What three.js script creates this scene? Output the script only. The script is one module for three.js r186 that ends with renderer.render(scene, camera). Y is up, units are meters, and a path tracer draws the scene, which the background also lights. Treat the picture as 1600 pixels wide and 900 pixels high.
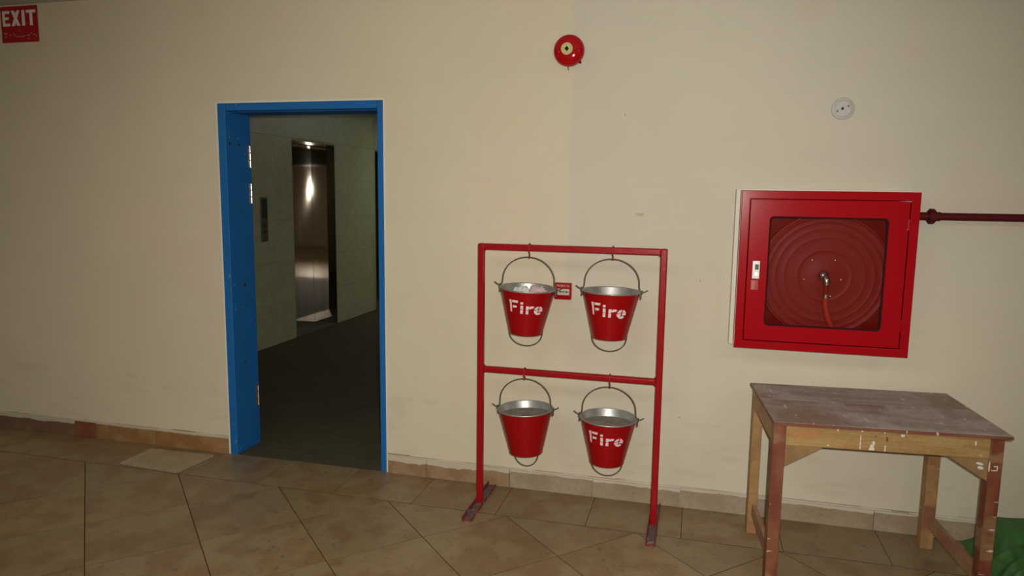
import * as THREE from 'three';
import { RoundedBoxGeometry } from 'three/addons/geometries/RoundedBoxGeometry.js';
import { mergeGeometries, mergeVertices } from 'three/addons/utils/BufferGeometryUtils.js';
import { RectAreaLightUniformsLib } from 'three/addons/lights/RectAreaLightUniformsLib.js';
RectAreaLightUniformsLib.init();

// ---------------------------------------------------------------- camera, light, exposure
const scene = new THREE.Scene();
scene.background = new THREE.Color(0x000000);
const F = 1120.16;
const camera = new THREE.PerspectiveCamera(2 * Math.atan(450 / F) * 180 / Math.PI, 16 / 9, 0.05, 60);
camera.position.set(0, 1.5874, 3.6142);
camera.rotation.order = 'YXZ';
camera.rotation.set(-0.1320, 0.2530, 0.0131);
camera.updateMatrixWorld(true);

const renderer = new THREE.WebGLRenderer({ antialias: true });
renderer.toneMapping = THREE.LinearToneMapping;
renderer.toneMappingExposure = 1.0;
renderer.shadowMap.enabled = true;
renderer.shadowMap.type = THREE.PCFSoftShadowMap;

// the photographer's on-camera flash: beside and above the lens, pointing where the camera points
const flash = new THREE.SpotLight(0xfffbf4, 23.8, 0, 0.90, 0.62, 2);
flash.name = 'camera_flash';
flash.position.copy(new THREE.Vector3(0.045, 0.035, 0.0).applyMatrix4(camera.matrixWorld));
flash.target.position.copy(new THREE.Vector3(0.045, 0.035, -4).applyMatrix4(camera.matrixWorld));
flash.castShadow = true; flash.shadow.mapSize.set(2048, 2048); flash.shadow.bias = -0.0005; flash.shadow.radius = 0.6;
scene.add(flash, flash.target);
// weak ceiling panels: three in the hall behind the photographer, one further along the lift lobby
const PANELS = [[-4.1, 2.675, 3.5], [-1.1, 2.675, 3.5], [1.9, 2.675, 3.5]], LOBBY_PANEL = [-2.6, 2.675, -5.6];
const panelLight = (x, y, z, w, d, colour, k) => { const l = new THREE.RectAreaLight(colour, k, w, d); l.name = 'panel_light'; l.position.set(x, y - 0.052, z); l.lookAt(x, 0, z); scene.add(l); };
for (const [x, y, z] of PANELS) panelLight(x, y, z, 1.18, 1.18, 0xfff6e6, 2.9);
panelLight(...LOBBY_PANEL, 1.18, 1.18, 0xecffd8, 1.25);

// ---------------------------------------------------------------- helpers
const used = {};
function numbered(n) { used[n] = (used[n] || 0) + 1; return used[n] === 1 ? n : `${n}_${String(used[n] - 1).padStart(3, '0')}`; }
function shadows(m) { m.castShadow = true; m.receiveShadow = true; return m; }
function obj(name, geo, mat, parent) {
  const m = shadows(new THREE.Mesh(Array.isArray(geo) ? merge(geo) : geo, mat));
  m.name = parent && parent !== scene ? name : numbered(name);
  (parent || scene).add(m); return m;
}
function merge(list) {
  return mergeGeometries(list.map(g => { const h = g.index ? g.toNonIndexed() : g; for (const k of Object.keys(h.attributes)) if (!['position', 'normal', 'uv'].includes(k)) h.deleteAttribute(k); return h; }));
}
function thing(name, label, category, pos = [0, 0, 0], group) {
  const o = new THREE.Group(); o.name = numbered(name); o.position.set(...pos); scene.add(o);
  o.userData = { label, category }; if (group) o.userData.group = group; return o;
}
function tag(o, label, category, group) { o.userData = { label, category }; if (group) o.userData.group = group; return o; }
function struct(name, label, category) { const o = new THREE.Group(); o.name = numbered(name); scene.add(o); o.userData = { kind: 'structure', label, category }; return o; }
function structMesh(name, geo, mat, label, category) { const o = obj(name, geo, mat); o.userData = { kind: 'structure', label, category }; return o; }

let seed = 7;
function rnd() { seed |= 0; seed = seed + 0x6D2B79F5 | 0; let t = Math.imul(seed ^ seed >>> 15, 1 | seed); t = t + Math.imul(t ^ t >>> 7, 61 | t) ^ t; return ((t ^ t >>> 14) >>> 0) / 4294967296; }
function hash(x, y, s) { let h = Math.imul(x, 374761393) + Math.imul(y, 668265263) + Math.imul(s, 1274126177); h = Math.imul(h ^ h >>> 13, 1274126177); return ((h ^ h >>> 16) >>> 0) / 4294967296; }
function vn(x, y, s) {
  const xi = Math.floor(x), yi = Math.floor(y), fx = x - xi, fy = y - yi, u = fx * fx * (3 - 2 * fx), v = fy * fy * (3 - 2 * fy);
  const a = hash(xi, yi, s), b = hash(xi + 1, yi, s), c = hash(xi, yi + 1, s), d = hash(xi + 1, yi + 1, s);
  return a + (b - a) * u + (c - a) * v + (a - b - c + d) * u * v;
}
function fbm(x, y, s, o = 4) { let r = 0, a = 0.5, t = 0; for (let i = 0; i < o; i++) { r += a * vn(x, y, s + i * 17); t += a; a *= 0.5; x *= 2.03; y *= 2.03; } return r / t; }
const sm = (a, b, x) => { const t = Math.min(1, Math.max(0, (x - a) / (b - a))); return t * t * (3 - 2 * t); };
const mix = (a, b, t) => [a[0] + (b[0] - a[0]) * t, a[1] + (b[1] - a[1]) * t, a[2] + (b[2] - a[2]) * t];
const mul = (a, k) => [a[0] * k, a[1] * k, a[2] * k];
const toS = c => Math.round(255 * Math.min(1, Math.max(0, c <= 0.0031308 ? 12.92 * c : 1.055 * Math.pow(c, 1 / 2.4) - 0.055)));
// colour texture from linear values; fn(u, v) with v = 0 at the bottom
function colourTex(w, h, fn, repeat = true) {
  const d = new Uint8Array(w * h * 4);
  for (let y = 0, i = 0; y < h; y++) for (let x = 0; x < w; x++, i += 4) { const c = fn((x + 0.5) / w, (y + 0.5) / h); d[i] = toS(c[0]); d[i + 1] = toS(c[1]); d[i + 2] = toS(c[2]); d[i + 3] = 255; }
  const t = new THREE.DataTexture(d, w, h); t.colorSpace = THREE.SRGBColorSpace; fin(t, repeat); return t;
}
function greyTex(w, h, fn, repeat = true) {
  const d = new Uint8Array(w * h * 4);
  for (let y = 0, i = 0; y < h; y++) for (let x = 0; x < w; x++, i += 4) { const c = Math.max(0, Math.min(255, Math.round(255 * fn((x + 0.5) / w, (y + 0.5) / h)))); d[i] = d[i + 1] = d[i + 2] = c; d[i + 3] = 255; }
  const t = new THREE.DataTexture(d, w, h); fin(t, repeat); return t;
}
function fin(t, repeat) { t.magFilter = THREE.LinearFilter; t.minFilter = THREE.LinearMipmapLinearFilter; t.generateMipmaps = true; if (repeat) t.wrapS = t.wrapT = THREE.RepeatWrapping; t.needsUpdate = true; }
function canvasTex(w, h, draw) { const c = document.createElement('canvas'); c.width = w; c.height = h; draw(c.getContext('2d'), w, h); const t = new THREE.CanvasTexture(c); t.colorSpace = THREE.SRGBColorSpace; t.magFilter = THREE.LinearFilter; return t; }

// box with rounded edges, uv in metres, u along the longest side
function bx(w, h, d, [x, y, z] = [0, 0, 0], r = 0.002, off = [0, 0]) {
  const g = r > 0 ? new RoundedBoxGeometry(w, h, d, 1, Math.min(r, w / 2.01, h / 2.01, d / 2.01)) : new THREE.BoxGeometry(w, h, d).toNonIndexed();
  const dims = [w, h, d], long = dims.indexOf(Math.max(...dims)), P = g.attributes.position, N = g.attributes.normal, U = g.attributes.uv;
  for (let i = 0; i < P.count; i++) {
    const n = [Math.abs(N.getX(i)), Math.abs(N.getY(i)), Math.abs(N.getZ(i))], ax = n.indexOf(Math.max(...n));
    const others = [0, 1, 2].filter(k => k !== ax), u = others.includes(long) ? long : others[0], v = others.find(k => k !== u), p = [P.getX(i), P.getY(i), P.getZ(i)];
    U.setXY(i, p[u] + dims[u] / 2 + off[0], p[v] + dims[v] / 2 + off[1] + ax * 0.13);
  }
  g.translate(x, y, z); return g;
}
function box2(x0, x1, y0, y1, z0, z1, r = 0.002) { return bx(x1 - x0, y1 - y0, z1 - z0, [(x0 + x1) / 2, (y0 + y1) / 2, (z0 + z1) / 2], r); }
function tube(pts, r, seg = 40, rs = 8, closed = false) { return new THREE.TubeGeometry(new THREE.CatmullRomCurve3(pts.map(p => new THREE.Vector3(...p)), closed, 'centripetal'), seg, r, rs, closed); }
function lathe(pts, seg = 48) { return new THREE.LatheGeometry(pts.map(p => new THREE.Vector2(...p)), seg); }
const mat = (o) => new THREE.MeshPhysicalMaterial(o);
const lin = (r, g, b) => new THREE.Color().setRGB(r, g, b);

// ---------------------------------------------------------------- shared materials
const bumpFine = greyTex(256, 256, (u, v) => fbm(u * 40, v * 40, 3, 3));
// hall wall: cream emulsion, a greyer coat to the right of x = -0.65, faint patches and marks
const WX0 = -6.5, WX1 = 3.4, WY1 = 2.675;
const wallTex = colourTex(2048, 560, (u, v) => {
  const x = WX0 + u * (WX1 - WX0), y = v * WY1;
  const edge = -0.645 + 0.02 * (vn(y * 6, 1, 5) - 0.5) + 0.006 * (vn(y * 40, 1, 6) - 0.5);
  let t = 0.62 * sm(edge - 0.02, edge + 0.02, x) * (0.55 + 0.45 * sm(0.9, 1.5, y + 0.25 * fbm(x * 3, y * 3, 15)));
  let c = mix([0.636, 0.570, 0.418], [0.556, 0.526, 0.446], t);
  const n = fbm(x * 1.3, y * 1.3, 21, 4), n2 = fbm(x * 9, y * 9, 31, 3), st = fbm(x * 2, y * 30, 41, 3);
  c = mul(c, 0.93 + 0.09 * n + 0.035 * n2 + 0.02 * st);
  c = mix(c, [c[0] * 1.03, c[1] * 0.97, c[2] * 0.96], sm(0.55, 0.75, fbm(x * 2.2, y * 2.2, 51)));
  // scuffs low on the wall
  const sc = fbm(x * 5, y * 16, 61, 4); if (y < 0.45) c = mix(c, [0.40, 0.345, 0.24], 0.16 * sm(0.62, 0.78, sc));
  // a tan chip in the plaster, a few pin holes
  const e1 = Math.hypot((x + 0.284) / 0.02, (y - 1.489) / 0.0075) + 0.6 * (vn(x * 150, y * 150, 9) - 0.5); if (e1 < 1) c = mix(c, [0.46, 0.36, 0.17], 0.75);
  for (const [px, py, r] of [[-0.372, 1.972, 0.004], [0.02, 1.17, 0.004], [-0.05, 0.47, 0.004]]) if (Math.hypot(x - px, y - py) < r) c = mul(c, 0.5);
  // grimy crack where the plaster meets the skirting
  const cr = 0.1075 + 0.003 * (vn(x * 3, 2, 8) - 0.5); if (Math.abs(y - cr) < 0.004) c = mix(c, [0.17, 0.14, 0.10], 0.35 + 0.4 * sm(0.25, 0.6, vn(x * 7, 9, 12)));
  return c;
}, false);
const M = {};
M.wall = mat({ map: wallTex, roughness: 0.85, specularIntensity: 0.35, bumpMap: greyTex(1024, 280, (u, v) => fbm(u * 180, v * 49, 71, 4), false), bumpScale: 0.0015 });
M.plain = mat({ color: lin(0.60, 0.53, 0.36), roughness: 0.8 });
M.ceil = mat({ color: lin(0.52, 0.50, 0.45), roughness: 0.9 });
M.caulk = mat({ color: lin(0.70, 0.66, 0.55), roughness: 0.8 });

// glazed ochre floor tiles: six cuttings of mottled glaze
function tileTex(s, base, alt) {
  return colourTex(256, 256, (u, v) => {
    const a = fbm(u * 3.2, v * 3.2, s, 4), b = fbm(u * 11, v * 11, s + 40, 3), c = fbm(u * 44, v * 44, s + 80, 2);
    let r = mix(base, alt, sm(0.35, 0.68, a)); r = mul(r, 0.84 + 0.22 * b + 0.12 * c);
    if (fbm(u * 26, v * 26, s + 120, 2) > 0.80) r = mul(r, 0.72);
    return r;
  });
}
const tileBump = greyTex(256, 256, (u, v) => fbm(u * 8, v * 8, 301, 4));
M.tiles = [0, 1, 2, 3, 4, 5].map(i => mat({ map: tileTex(100 + i * 9, mul([0.246, 0.178, 0.092], 0.94 + 0.02 * i), mul([0.204, 0.130, 0.060], 0.92 + 0.025 * i)), roughness: 0.42, bumpMap: tileBump, bumpScale: 0.0008 }));
M.tileLight = mat({ map: tileTex(190, [0.37, 0.29, 0.185], [0.33, 0.255, 0.16]), roughness: 0.5 });
M.grout = mat({ color: lin(0.062, 0.034, 0.018), roughness: 1, specularIntensity: 0.1 });
M.floorFar = mat({ map: (() => { const t = tileTex(222, [0.235, 0.175, 0.092], [0.197, 0.133, 0.065]); t.repeat.set(2, 2); return t; })(), roughness: 0.42 });

// skirting: ochre tile slips with smears of wall paint along their upper edge
function skirtTex(s, base, alt, smear) {
  return colourTex(256, 64, (u, v) => {
    let c = mix(base, alt, sm(0.35, 0.65, fbm(u * 5, v * 1.6, s, 4))); c = mul(c, 0.86 + 0.26 * fbm(u * 30, v * 8, s + 9, 3));
    const lim = 1 - smear * (0.18 + 0.5 * fbm(u * 7, 1, s + 30, 4) * 0.9);
    if (v > lim) c = mix(c, [0.58, 0.53, 0.42], 0.8);
    if (fbm(u * 40, v * 12, s + 60, 2) > 0.9) c = mix(c, [0.58, 0.53, 0.44], 0.7);
    return c;
  }, false);
}
M.skirts = [mat({ map: skirtTex(401, [0.31, 0.205, 0.112], [0.26, 0.160, 0.080], 0.6), roughness: 0.5 }), mat({ map: skirtTex(402, [0.33, 0.262, 0.180], [0.30, 0.228, 0.147], 0.22), roughness: 0.5 }), mat({ map: skirtTex(403, [0.32, 0.248, 0.157], [0.285, 0.216, 0.13], 0.35), roughness: 0.5 }),
  mat({ map: skirtTex(404, [0.22, 0.085, 0.045], [0.18, 0.06, 0.035], 0.05), roughness: 0.5 }), mat({ map: skirtTex(405, [0.33, 0.185, 0.075], [0.27, 0.135, 0.05], 0.15), roughness: 0.5 }), mat({ map: skirtTex(406, [0.19, 0.115, 0.065], [0.16, 0.09, 0.055], 0.5), roughness: 0.6 })];

const chipTex = (s, base, chip, th, u0 = 1) => colourTex(256, 256, (u, v) => { let c = mul(base, 0.88 + 0.2 * fbm(u * 9 * u0, v * 9, s, 4)); if (fbm(u * 34 * u0, v * 34, s + 50, 3) > th) c = mix(c, chip, 0.8); return c; });
M.blue = mat({ map: chipTex(501, [0.014, 0.130, 0.385], [0.30, 0.36, 0.42], 0.86), roughness: 0.5, specularIntensity: 0.4, bumpMap: bumpFine, bumpScale: 0.0006 });
M.redRack = mat({ map: chipTex(511, [0.30, 0.005, 0.008], [0.60, 0.32, 0.28], 0.85), roughness: 0.3, specularIntensity: 0.35, bumpMap: bumpFine, bumpScale: 0.0005 });
M.redRod = mat({ color: lin(0.30, 0.012, 0.012), roughness: 0.45 });
M.redCab = mat({ color: lin(0.335, 0.003, 0.008), roughness: 0.16, specularIntensity: 0.5 });
M.redReel = mat({ color: lin(0.34, 0.010, 0.012), roughness: 0.42, specularIntensity: 0.5 });
M.hose = mat({ color: lin(0.55, 0.035, 0.022), roughness: 0.45 });
M.redBell = mat({ color: lin(0.38, 0.003, 0.006), roughness: 0.1, specularIntensity: 0.7 });
M.maroon = mat({ map: chipTex(521, [0.085, 0.006, 0.008], [0.06, 0.012, 0.012], 0.7), roughness: 0.5, specularIntensity: 0.25 });
M.steelDark = mat({ color: lin(0.16, 0.13, 0.10), metalness: 0.7, roughness: 0.5 });
M.wire = mat({ color: lin(0.115, 0.10, 0.075), metalness: 0.5, roughness: 0.5 });
M.chrome = mat({ color: lin(0.80, 0.78, 0.75), metalness: 1, roughness: 0.24 });
M.galv = mat({ map: colourTex(256, 128, (u, v) => mul([0.43, 0.43, 0.40], 0.75 + 0.4 * fbm(u * 30, v * 14, 531, 3) )), metalness: 0.75, roughness: 0.42 });
M.black = mat({ color: lin(0.012, 0.012, 0.012), roughness: 0.4 });
M.dark = mat({ color: lin(0.03, 0.025, 0.02), roughness: 0.7 });
M.rubber = mat({ color: lin(0.03, 0.008, 0.010), roughness: 0.8, specularIntensity: 0.15 });
M.white = mat({ color: lin(0.62, 0.60, 0.55), roughness: 0.7 });
M.brushed = mat({ map: colourTex(256, 64, (u, v) => mul([0.48, 0.44, 0.39], 0.9 + 0.2 * fbm(u * 3, v * 60, 541, 3))), metalness: 1, roughness: 0.03, anisotropy: 0.88 });

// ---------------------------------------------------------------- the hall shell
const HX0 = WX0, HX1 = WX1, HZ1 = 6.6, CEIL = WY1, WT = 0.226;
const DX0 = -2.676, DX1 = -1.657, DY = 2.068;
{ // back wall with the doorway
  const s = new THREE.Shape();
  s.moveTo(HX0, 0); s.lineTo(DX0, 0); s.lineTo(DX0, DY); s.lineTo(DX1, DY); s.lineTo(DX1, 0); s.lineTo(HX1, 0); s.lineTo(HX1, CEIL); s.lineTo(HX0, CEIL); s.closePath();
  const g = new THREE.ExtrudeGeometry(s, { depth: WT, bevelEnabled: false }); g.translate(0, 0, -WT);
  const P = g.attributes.position, U = g.attributes.uv;
  for (let i = 0; i < P.count; i++) U.setXY(i, (P.getX(i) - WX0) / (WX1 - WX0), P.getY(i) / WY1);
  structMesh('wall_back', g, M.wall, 'cream painted hall wall with a blue framed doorway', 'wall');
}
structMesh('wall_left', box2(HX0 - 0.2, HX0, 0, CEIL, -WT, HZ1 + 0.2, 0), M.plain, 'cream painted end wall of the hall beyond the exit sign', 'wall');
structMesh('wall_right', box2(HX1, HX1 + 0.2, 0, CEIL, -WT, HZ1 + 0.2, 0), M.plain, 'cream painted end wall of the hall beyond the table', 'wall');
structMesh('wall_front', box2(HX0, HX1, 0, CEIL, HZ1, HZ1 + 0.2, 0), M.plain, 'cream painted hall wall facing the doorway', 'wall');
structMesh('ceiling', box2(HX0 - 0.2, HX1 + 0.2, CEIL, CEIL + 0.2, -WT, HZ1 + 0.2, 0), M.ceil, 'off white flat ceiling of the hall', 'ceiling');

// ---------------------------------------------------------------- hall floor: straight border row, then tiles laid on the diagonal
{
  const floor = struct('floor', 'ochre glazed tile floor laid diagonally with a straight border row along the wall', 'floor');
  const TH = 0.008, T = 0.45, D = T * Math.SQRT2, XA = -2.1285, ZB = 0.353, G = 0.0030, ZT = 4.3;
  obj('grout_bed', box2(HX0, HX1, -0.12, -0.0010, 0, ZT, 0), M.grout, floor);
  obj('far_paving', box2(HX0, HX1, -0.12, 0, ZT, HZ1, 0), M.floorFar, floor);
  function prism(poly, cx, cz, rot) { // poly of [x, z], counter-clockwise seen from above with z down
    const n = poly.length, pos = [], uv = [], c = Math.cos(rot), s = Math.sin(rot), ch = 0.0003;
    const mx = poly.reduce((a, p) => a + p[0], 0) / n, mz = poly.reduce((a, p) => a + p[1], 0) / n;
    const inn = poly.map(([x, z]) => { const l = Math.hypot(mx - x, mz - z) || 1; return [x + (mx - x) / l * ch * 1.4, z + (mz - z) / l * ch * 1.4]; });
    const put = (x, y, z) => { pos.push(x, y, z); const dx = x - cx, dz = z - cz; uv.push((dx * c - dz * s) / T + 0.5, (dx * s + dz * c) / T + 0.5); };
    for (let i = 1; i < n - 1; i++) { put(inn[0][0], 0, inn[0][1]); put(inn[i + 1][0], 0, inn[i + 1][1]); put(inn[i][0], 0, inn[i][1]); }
    for (let i = 0; i < n; i++) {
      const j = (i + 1) % n;
      for (const [A, ya, B, yb] of [[inn, 0, poly, -ch], [poly, -ch, poly, -TH]]) {
        put(A[i][0], ya, A[i][1]); put(A[j][0], ya, A[j][1]); put(B[i][0], yb, B[i][1]);
        put(A[j][0], ya, A[j][1]); put(B[j][0], yb, B[j][1]); put(B[i][0], yb, B[i][1]);
      }
    }
    const g = new THREE.BufferGeometry(); g.setAttribute('position', new THREE.Float32BufferAttribute(pos, 3)); g.setAttribute('uv', new THREE.Float32BufferAttribute(uv, 2)); g.computeVertexNormals(); return g;
  }
  function clip(poly, k, lim, sgn) { // keep sgn * p[k] >= sgn * lim
    const out = []; for (let i = 0; i < poly.length; i++) { const a = poly[i], b = poly[(i + 1) % poly.length], da = sgn * (a[k] - lim), db = sgn * (b[k] - lim); if (da >= 0) out.push(a); if ((da >= 0) !== (db >= 0)) { const t = da / (da - db); out.push([a[0] + (b[0] - a[0]) * t, a[1] + (b[1] - a[1]) * t]); } }
    return out;
  }
  const area = p => Math.abs(p.reduce((s, a, i) => { const b = p[(i + 1) % p.length]; return s + a[0] * b[1] - a[1] * b[0]; }, 0) / 2);
  // shared full diamond
  const hd = D / 2 - G, diamond = [[hd, 0], [0, -hd], [-hd, 0], [0, hd]];
  const full = [0, 1].map(k => prism(diamond, 0, 0, Math.PI / 4 + k * Math.PI));
  for (let j = 0; j < 16; j++) for (let i = -9; i < 11; i++) {
    const cx = XA + i * D + (j % 2 ? D / 2 : 0) + D / 2 - D / 2, cz = ZB + j * D / 2;
    // lattice vertices lie on z = ZB at XA + k D, so tile centres of row 0 sit half way between them
    const x = cx + D / 2, z = cz;
    if (x + D / 2 < HX0 || x - D / 2 > HX1 || z - D / 2 > ZT) continue;
    let poly = diamond.map(([a, b]) => [a + x, b + z]); const whole = area(poly);
    poly = clip(clip(clip(clip(poly, 1, ZB + G, 1), 1, ZT, -1), 0, HX0 + 0.001, 1), 0, HX1 - 0.001, -1);
    if (poly.length < 3 || area(poly) < 0.002) continue;
    const m = M.tiles[Math.floor(rnd() * 6)], k = Math.floor(rnd() * 2);
    if (area(poly) > whole * 0.999) { const t = obj('floor_tile', full[k], m, floor); t.position.set(x, (rnd() - 0.5) * 0.0006, z); }
    else obj('floor_tile', prism(poly, x, z, Math.PI / 4 + k * Math.PI), m, floor);
  }
  // border row
  for (let k = -11; k < 13; k++) {
    const x0 = Math.max(HX0 + 0.001, -1.815 + k * T + G / 2), x1 = Math.min(HX1 - 0.001, -1.815 + (k + 1) * T - G / 2);
    if (x1 - x0 < 0.02) continue;
    obj('border_tile', prism([[x0, ZB - G], [x1, ZB - G], [x1, 0.0005], [x0, 0.0005]], (x0 + x1) / 2, 0.12, k % 2 ? 0 : Math.PI), M.tiles[Math.floor(rnd() * 6)], floor);
  }
}
{ // a paler cut tile laid loose on the border row
  const s = new THREE.Shape([[-3.180, -0.326], [-2.772, -0.352], [-2.748, -0.070], [-3.186, -0.084]].map(p => new THREE.Vector2(...p)));
  const g = new THREE.ExtrudeGeometry(s, { depth: 0.007, bevelEnabled: true, bevelSize: 0.001, bevelThickness: 0.001, bevelSegments: 1 }); g.rotateX(-Math.PI / 2); g.translate(0, 0.0012, 0);
  const P = g.attributes.position, U = g.attributes.uv; for (let i = 0; i < P.count; i++) U.setXY(i, P.getX(i) * 2, P.getZ(i) * 2);
  tag(obj('loose_floor_tile', g, M.tileLight), 'pale cut floor tile lying on the border row left of blue door frame', 'tile');
}
{ // skirting slips
  const sk = struct('baseboard_back', 'tile skirting along the foot of the cream wall, smeared with paint', 'skirting');
  const H = 0.103;
  const slip = (x0, x1, mi, h = H) => { const g = new RoundedBoxGeometry(x1 - x0 - 0.002, h, 0.011, 1, 0.0015), P = g.attributes.position, U = g.attributes.uv; for (let i = 0; i < P.count; i++) U.setXY(i, (P.getX(i) + (x1 - x0) / 2) / 0.45, (P.getY(i) + h / 2) / h); g.translate((x0 + x1) / 2, h / 2, 0.0055); obj('skirting_tile', g, M.skirts[mi], sk); };
  const left = [[-6.45, -6.0, 5], [-6.0, -5.55, 5], [-5.55, -5.1, 5], [-5.1, -4.65, 5], [-4.65, -4.22, 5], [-4.22, -3.822, 5], [-3.822, -3.655, 3], [-3.655, -3.207, 4], [-3.207, DX0 - 0.014, 4]];
  for (const [a, b, m] of left) slip(a, b, m, H - 0.004 * rnd());
  const xs = [DX1 + 0.012, -1.414, -0.931, -0.480, -0.030, 0.425, 0.877, 1.33, 1.78, 2.23, 2.68, 3.13, 3.39];
  for (let i = 0; i < xs.length - 1; i++) slip(xs[i], xs[i + 1], i < 2 ? 0 : 1 + i % 2, H - 0.003 * rnd());
}

// ---------------------------------------------------------------- blue door frame
{
  const d = struct('door_1', 'open doorway with a bright blue painted steel frame', 'door frame');
  const IX0 = -2.626, IX1 = -1.691, IY = 2.022, zf = 0.006, zb = -WT - 0.004;
  obj('jamb', box2(DX0, IX0, 0.0, DY, zb, zf, 0.004), M.blue, d);
  obj('jamb', box2(IX1, DX1, 0.0, DY, zb, zf, 0.004), M.blue, d);
  obj('head', box2(IX0, IX1, IY + 0.004, DY, -0.05, zf, 0.004), M.blue, d);
  obj('soffit', box2(IX0, IX1, IY, DY, zb, -0.051, 0.002), M.blue, d);
  const c = 0.012; // filler bead round the frame
  obj('filler_bead', [box2(DX0 - c, DX0, 0, DY + c, 0, 0.004, 0.001), box2(DX1, DX1 + c * 0.6, 0, DY + c, 0, 0.004, 0.001), box2(DX0, DX1, DY, DY + c, 0, 0.004, 0.001)], M.caulk, d);
  for (const [y0, y1] of [[1.716, 1.846], [1.503, 1.622], [0.247, 0.379]]) {
    const h = obj('hinge', box2(IX0 - 0.001, IX0 + 0.003, y0, y1, -0.222, -0.195, 0.0005), M.steelDark, d);
    const kn = []; for (let k = 0; k < 3; k++) { const g = new THREE.CylinderGeometry(0.0075, 0.0075, (y1 - y0) / 3 - 0.004, 12); g.translate(IX0 + 0.006, y0 + (k + 0.5) * (y1 - y0) / 3, -0.212); kn.push(g); }
    obj('knuckle', kn, M.chrome, h);
  }
  for (const [y, z, r] of [[1.845, -0.028, 0.008], [1.845, -0.11, 0.009], [1.02, -0.122, 0.012], [0.55, -0.1, 0.006]]) { const g = new THREE.CylinderGeometry(r, r, 0.003, 12); g.rotateZ(Math.PI / 2); g.translate(IX0 + 0.0008, y, z); obj('screw_hole', g, M.dark, d); }
}

// ---------------------------------------------------------------- lift lobby behind the doorway
const CX = -4.15, LZ0 = -WT, LZ1 = -7.2, LX1 = -0.8, RB = -4.452;
M.lobbyTile = [0, 1, 2].map(i => mat({ map: colourTex(128, 128, (u, v) => { const a = fbm(u * 5, v * 5, 601 + i * 7, 4), b = fbm(u * 22, v * 22, 621 + i, 2); return mul(mix([0.420, 0.425, 0.270], [0.370, 0.375, 0.225], a), 0.86 + 0.26 * b + 0.02 * i); }), roughness: 0.38 }));
M.lobbyWall = mat({ color: lin(0.40, 0.40, 0.25), roughness: 0.7 });
M.lobbyFloor = mat({ map: colourTex(512, 512, (u, v) => { const a = fbm(u * 6, v * 6, 641, 3), b = vn(u * 170, v * 170, 651), c = vn(u * 90, v * 90, 661); let r = mul([0.078, 0.066, 0.038], 0.75 + 0.35 * a + 0.25 * b); if (c > 0.86) r = mul(r, 1.5); return r; }), roughness: 0.68, specularIntensity: 0.5 });
{
  const f = struct('floor_lobby', 'dark speckled polished stone floor of the lift lobby beyond the doorway', 'floor');
  const T = 0.6;
  obj('bed', box2(RB - 0.1, LX1, -0.12, -0.003, LZ1, 0, 0), M.dark, f);
  // the doorway threshold and slabs
  obj('threshold', box2(DX0, DX1, -0.02, -0.0004, LZ0, -0.001, 0.001), M.lobbyFloor, f);
  for (let i = 0; i < 6; i++) for (let j = 0; j < 12; j++) {
    const x0 = CX + i * T, x1 = Math.min(LX1, x0 + T), z1 = LZ0 - j * T, z0 = Math.max(LZ1, z1 - T); if (x1 - x0 < 0.02 || z1 - z0 < 0.02) continue;
    obj('floor_slab', box2(x0 + 0.0006, x1 - 0.0006, -0.02, 0, z0 + 0.0006, z1 - 0.0006, 0.0004), M.lobbyFloor, f);
  }
}
const OPEN = [[-3.172, -4.082], [-5.165, -6.075]], OH = 2.108;
{
  const w = struct('wall_lobby', 'dim greenish stone clad wall of the lift lobby', 'wall');
  const bays = [[LZ0, OPEN[0][0]], [OPEN[0][1], OPEN[1][0]], [OPEN[1][1], LZ1]];
  const core = bays.map(([a, b]) => box2(RB - 0.12, CX - 0.015, 0, CEIL, b, a, 0));
  for (const [a, b] of OPEN) { core.push(box2(RB - 0.12, CX - 0.015, OH, CEIL, b, a, 0)); core.push(box2(RB - 0.14, RB - 0.06, 0, OH, b, a, 0)); }
  obj('core', core, M.lobbyWall, w);
  const TH = 0.424, y0s = []; for (let y = 0.43 - TH; y < CEIL; y += TH) y0s.push(Math.max(0, y));
  const panel = (y0, y1, za, zb) => { if (y1 - y0 < 0.02 || za - zb < 0.01) return; const g = bx(0.0148, y1 - y0 - 0.0014, za - zb - 0.0014, [CX - 0.0075, (y0 + y1) / 2, (za + zb) / 2], 0.0008, [rnd(), rnd()]); obj('cladding_panel', g, M.lobbyTile[Math.floor(rnd() * 3)], w); };
  for (let r = 0; r < y0s.length; r++) {
    const y0 = y0s[r], y1 = r + 1 < y0s.length ? y0s[r + 1] : CEIL;
    for (const [a, b] of bays) { const n = Math.max(1, Math.round((a - b) / 0.85)); for (let k = 0; k < n; k++) panel(y0, y1, a + (b - a) * k / n, a + (b - a) * (k + 1) / n); }
    for (const [a, b] of OPEN) if (y1 > OH) panel(Math.max(y0, OH), y1, a, b);
  }
}
structMesh('wall_lobby_end', box2(RB - 0.12, LX1 + 0.15, 0, CEIL, LZ1 - 0.15, LZ1, 0), M.lobbyWall, 'plain end wall of the lift lobby', 'wall');
structMesh('wall_lobby_right', box2(LX1, LX1 + 0.15, 0, CEIL, LZ1, LZ0, 0), M.lobbyWall, 'plain side wall of the lift lobby facing the lifts', 'wall');
structMesh('ceiling_lobby', box2(RB - 0.12, LX1 + 0.15, CEIL, CEIL + 0.2, LZ1 - 0.15, LZ0, 0), M.ceil, 'plain ceiling of the lift lobby', 'ceiling');
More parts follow.
